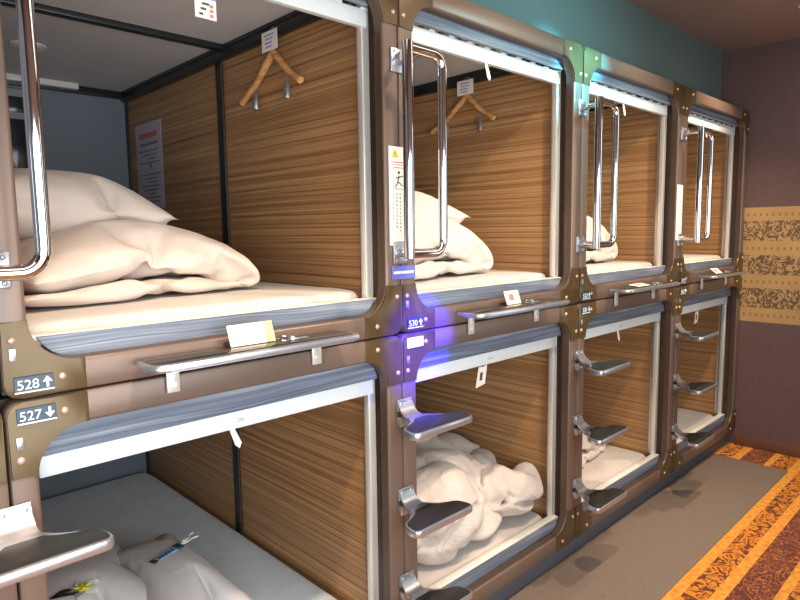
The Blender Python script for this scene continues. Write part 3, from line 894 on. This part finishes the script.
# pictogram of a leaning figure
dome(bm, (-.012, -.0024, .215), .005, .001, mi=2)
for p, q in (((-.026, .198), (.004, .205)), ((-.012, .205), (-.018, .185)), ((-.018, .185), (-.028, .172)), ((-.016, .188), (.002, .176))):
    tube(bm, [(p[0], -.0026, p[1]), (q[0], -.0026, q[1])], .0018, 6, mi=2)
for i, x in enumerate((-.036, -.022, -.008, .006, .020, .034)):
    glyphs(bm, x, .155, (.075, .05, .04, .06, .05, .07)[i], -.0025, .007, 2, rnd)
o = finish('warning_notice', bm, ['paper', 'yellowprint', 'inkprint', 'redprint'], None, smooth=False, loc=(1.056, 0, ZJ + .272))
tag(o, 'white warning notice with a yellow triangle on the post behind the second grab handle', 'notice')
bm = B(-.05, .05, -.0035, -.0004, 0, .040); rnd = random.Random(5)
for i in range(9): box(bm, -.042 + i * .0095, -.035 + i * .0095, -.0042, -.0034, .016, .024, mi=1)
o = finish('sticker', bm, ['blueglass', 'white'], None, smooth=False, loc=(1.058, 0, ZJ + .170))
tag(o, 'small blue sticker with a line of white print under the second grab handle', 'sticker')
bm = B(-.038, .038, -.0025, -.0004, 0, .292)
for i in range(5): box(bm, -.004, .006, -.0031, -.0024, .25 - i * .045, .255 - i * .045, mi=1)
o = finish('warning_notice', bm, ['paper', 'redprint'], None, smooth=False, loc=(3.125, 0, ZJ + .250))
tag(o, 'tall cream notice on the far post beside the fourth grab handle', 'notice')
bm = bmesh.new(); X = P - .0325
box(bm, X, X + .0012, 1.585, 1.892, ZJ + .445, ZJ + .862)
box(bm, X - .0006, X + .0002, 1.63, 1.85, ZJ + .790, ZJ + .815, mi=1); box(bm, X - .0006, X + .0002, 1.63, 1.84, ZJ + .755, ZJ + .768, mi=2)
for i in range(14):
    if i in (4, 5): continue
    box(bm, X - .0006, X + .0002, 1.62 + .02 * (i % 3), 1.86 - .05 * ((i * 7) % 3), ZJ + .725 - i * .019, ZJ + .731 - i * .019, mi=2)
dome(bm, (X, 1.72, ZJ + .655), .012, .0008, (-1, 0, 0), mi=2); dome(bm, (X, 1.83, ZJ + .49), .010, .0008, (-1, 0, 0), mi=2)
o = finish('notice_sheet', bm, ['lilac', 'redprint', 'greyprint'], None, smooth=False)
tag(o, 'tall notice sheet with a red heading on the wood wall in the nearest upper capsule', 'notice')

# ------------------------------------------------------------------ flower and name tag on the grey bedding
fl = empty('plumeria_flower', 'white and yellow flower with a dark leaf on the grey pillow at the bottom left', 'flower', FLOWER)
bm = bmesh.new()
for i in range(5):
    a = 2 * PI * i / 5 + .3; d = Vector((math.cos(a), math.sin(a), 0)); s = Vector((-d.y, d.x, 0)); rows = []
    for q in range(7):
        f = q / 6; w = .016 * math.sin(PI * min(1, f * .86 + .1)); z = .010 + .016 * f - .014 * f * f
        rows.append([bm.verts.new(d * (.004 + .048 * f) + s * w * e + Vector((0, 0, z + .004 * e))) for e in (-1, 0, 1)])
    for r0, r1 in zip(rows, rows[1:]):
        for e in range(2): bm.faces.new((r0[e], r0[e + 1], r1[e + 1], r1[e])).material_index = 0
finish('petals', bm, 'petal', fl)
bm = bmesh.new(); dome(bm, (0, 0, .006), .014, .014, (0, 0, 1), n=14)
for i in range(5):
    a = 2 * PI * i / 5 + .3; d = Vector((math.cos(a), math.sin(a), 0)); tube(bm, [d * .006 + Vector((0, 0, .016)), d * .024 + Vector((0, 0, .021))], [.006, .002], 6)
finish('yellow_heart', bm, 'petalyellow', fl)
bm = bmesh.new(); rows = []
for q in range(9):
    f = q / 8; w = .022 * math.sin(PI * (f * .94 + .03)) ** .8
    c = Vector((-.01 - .075 * f, .035 * f, .004 + .012 * math.sin(PI * f)))
    rows.append([bm.verts.new(c + Vector((.35, .9, 0)).normalized() * w * e + Vector((0, 0, -.003 * abs(e)))) for e in (-1, 0, 1)])
for r0, r1 in zip(rows, rows[1:]):
    for e in range(2): bm.faces.new((r0[e], r0[e + 1], r1[e + 1], r1[e]))
finish('leaf', bm, 'darkleaf', fl)
nt_ = empty('name_tag', 'light blue name tag with a dark end and white cord lying on the grey bolster', 'name tag', NAMETAG[0], None, NAMETAG[1])
nt_.rotation_euler = (NAMETAG[3], NAMETAG[2], NAMETAG[1])
bm = B(-.055, .035, -.014, .014, 0, .004, bev=.001); rnd = random.Random(8)
for i in range(5): box(bm, -.045 + i * .014, -.036 + i * .014, -.006, .006, .0038, .0046, mi=1)
finish('tag_strip', bm, ['lighttag', 'navy'], nt_, smooth=False)
finish('tag_end', B(.030, .056, -.017, .017, -.0005, .006, bev=.002), 'tealtag', nt_)
finish('tag_foot', B(-.072, -.054, -.013, .013, -.0005, .005, bev=.002), 'darkleaf', nt_)
bm = bmesh.new()
for pts in ([(.06, .0, .004), (.075, .012, .006), (.095, .004, .006), (.115, .020, .006), (.135, .022, .005)], [(.06, -.003, .004), (.08, -.010, .006), (.10, -.006, .006), (.125, -.012, .005)], [(.07, .008, .005), (.078, -.006, .007), (.09, .01, .006)]):
    tube(bm, round_path(pts, .004, 3), .0022, 6)
finish('cord', bm, 'petal', nt_)
# ------------------------------------------------------------------ lights, camera
def lamp(name, kind, loc, energy, col, target=None, **k):
    d = bpy.data.lights.new(name, kind); d.energy = energy; d.color = col
    for a, v in k.items(): setattr(d, a, v)
    o = bpy.data.objects.new(name, d); C.objects.link(o); o.location = loc
    if target is not None: o.rotation_euler = (Vector(target) - Vector(loc)).to_track_quat('-Z', 'Y').to_euler()
    return o
WARM = (1, .78, .56)
for lx in LIGHTX:
    lamp('downlight', 'SPOT', (lx, LY(lx), CEIL - .02), (125 if lx > 1 else 165) if lx < 3 else 115, WARM, (lx + .15 if lx < 3 else lx - .1, .22, ZJ - (.45 if lx > 1 else .9)), spot_size=math.radians(88 if lx > 1 else 58), spot_blend=1, shadow_soft_size=.03)
lamp('corridor_fill', 'AREA', (.3, -1.9, ZJ + .0), 98, (.86, .95, 1), (.5, 0, ZJ - .1), shape='RECTANGLE', size=3.6, size_y=1.5)
lamp('far_fill', 'AREA', (3.3, -1.9, ZJ + .3), 10, (.8, .97, 1), (3.3, 0, ZJ + .3), shape='RECTANGLE', size=.5, size_y=1.6)
lamp('ceiling_wash', 'AREA', (1.5, -1.2, CEIL - .03), 22, (1, .9, .8), (1.5, -1.2, 0), shape='RECTANGLE', size=4.5, size_y=.8)
lamp('teal_spot', 'SPOT', (2.1, -.85, ZJ + 1.16), 38, (.3, .85, .9), (2.1, .1, ZJ + 1.0), spot_size=math.radians(105), spot_blend=1, shadow_soft_size=.05)
lamp('teal_beam', 'SPOT', (2.2, -.8, ZJ + 1.08), 300, (.12, .72, 1), (2.15, 0, ZJ + .97), spot_size=math.radians(30), spot_blend=.9, shadow_soft_size=.03)
lamp('blue_spot', 'SPOT', (1.09, -.75, ZJ + .35), 700, (.03, .015, 1), (1.13, 0, ZJ - .03), spot_size=math.radians(25), spot_blend=.9, shadow_soft_size=.02)

w = bpy.data.worlds.new('world'); scene.world = w; w.use_nodes = True
w.node_tree.nodes['Background'].inputs[0].default_value = (.75, .85, 1, 1)
w.node_tree.nodes['Background'].inputs[1].default_value = .25

cam = bpy.data.cameras.new('camera'); co = bpy.data.objects.new('camera', cam); C.objects.link(co)
r = Vector((0.71732607, -0.69660019, -0.01383778)); u = Vector((0.08572929, 0.06853525, 0.99395845)); d = Vector((0.69144327, 0.71417861, -0.10888116))
m = Matrix((r, u, -d)).transposed().to_4x4(); m.translation = Vector((-.24444, -1.33061, ZJ + .30887))
co.matrix_world = m
cam.sensor_width = 36; cam.lens = 612.6066 / 800 * 36; cam.clip_start = .02
scene.camera = co
scene.view_settings.view_transform = 'Standard'
scene.view_settings.look = 'None'
scene.view_settings.exposure = .12
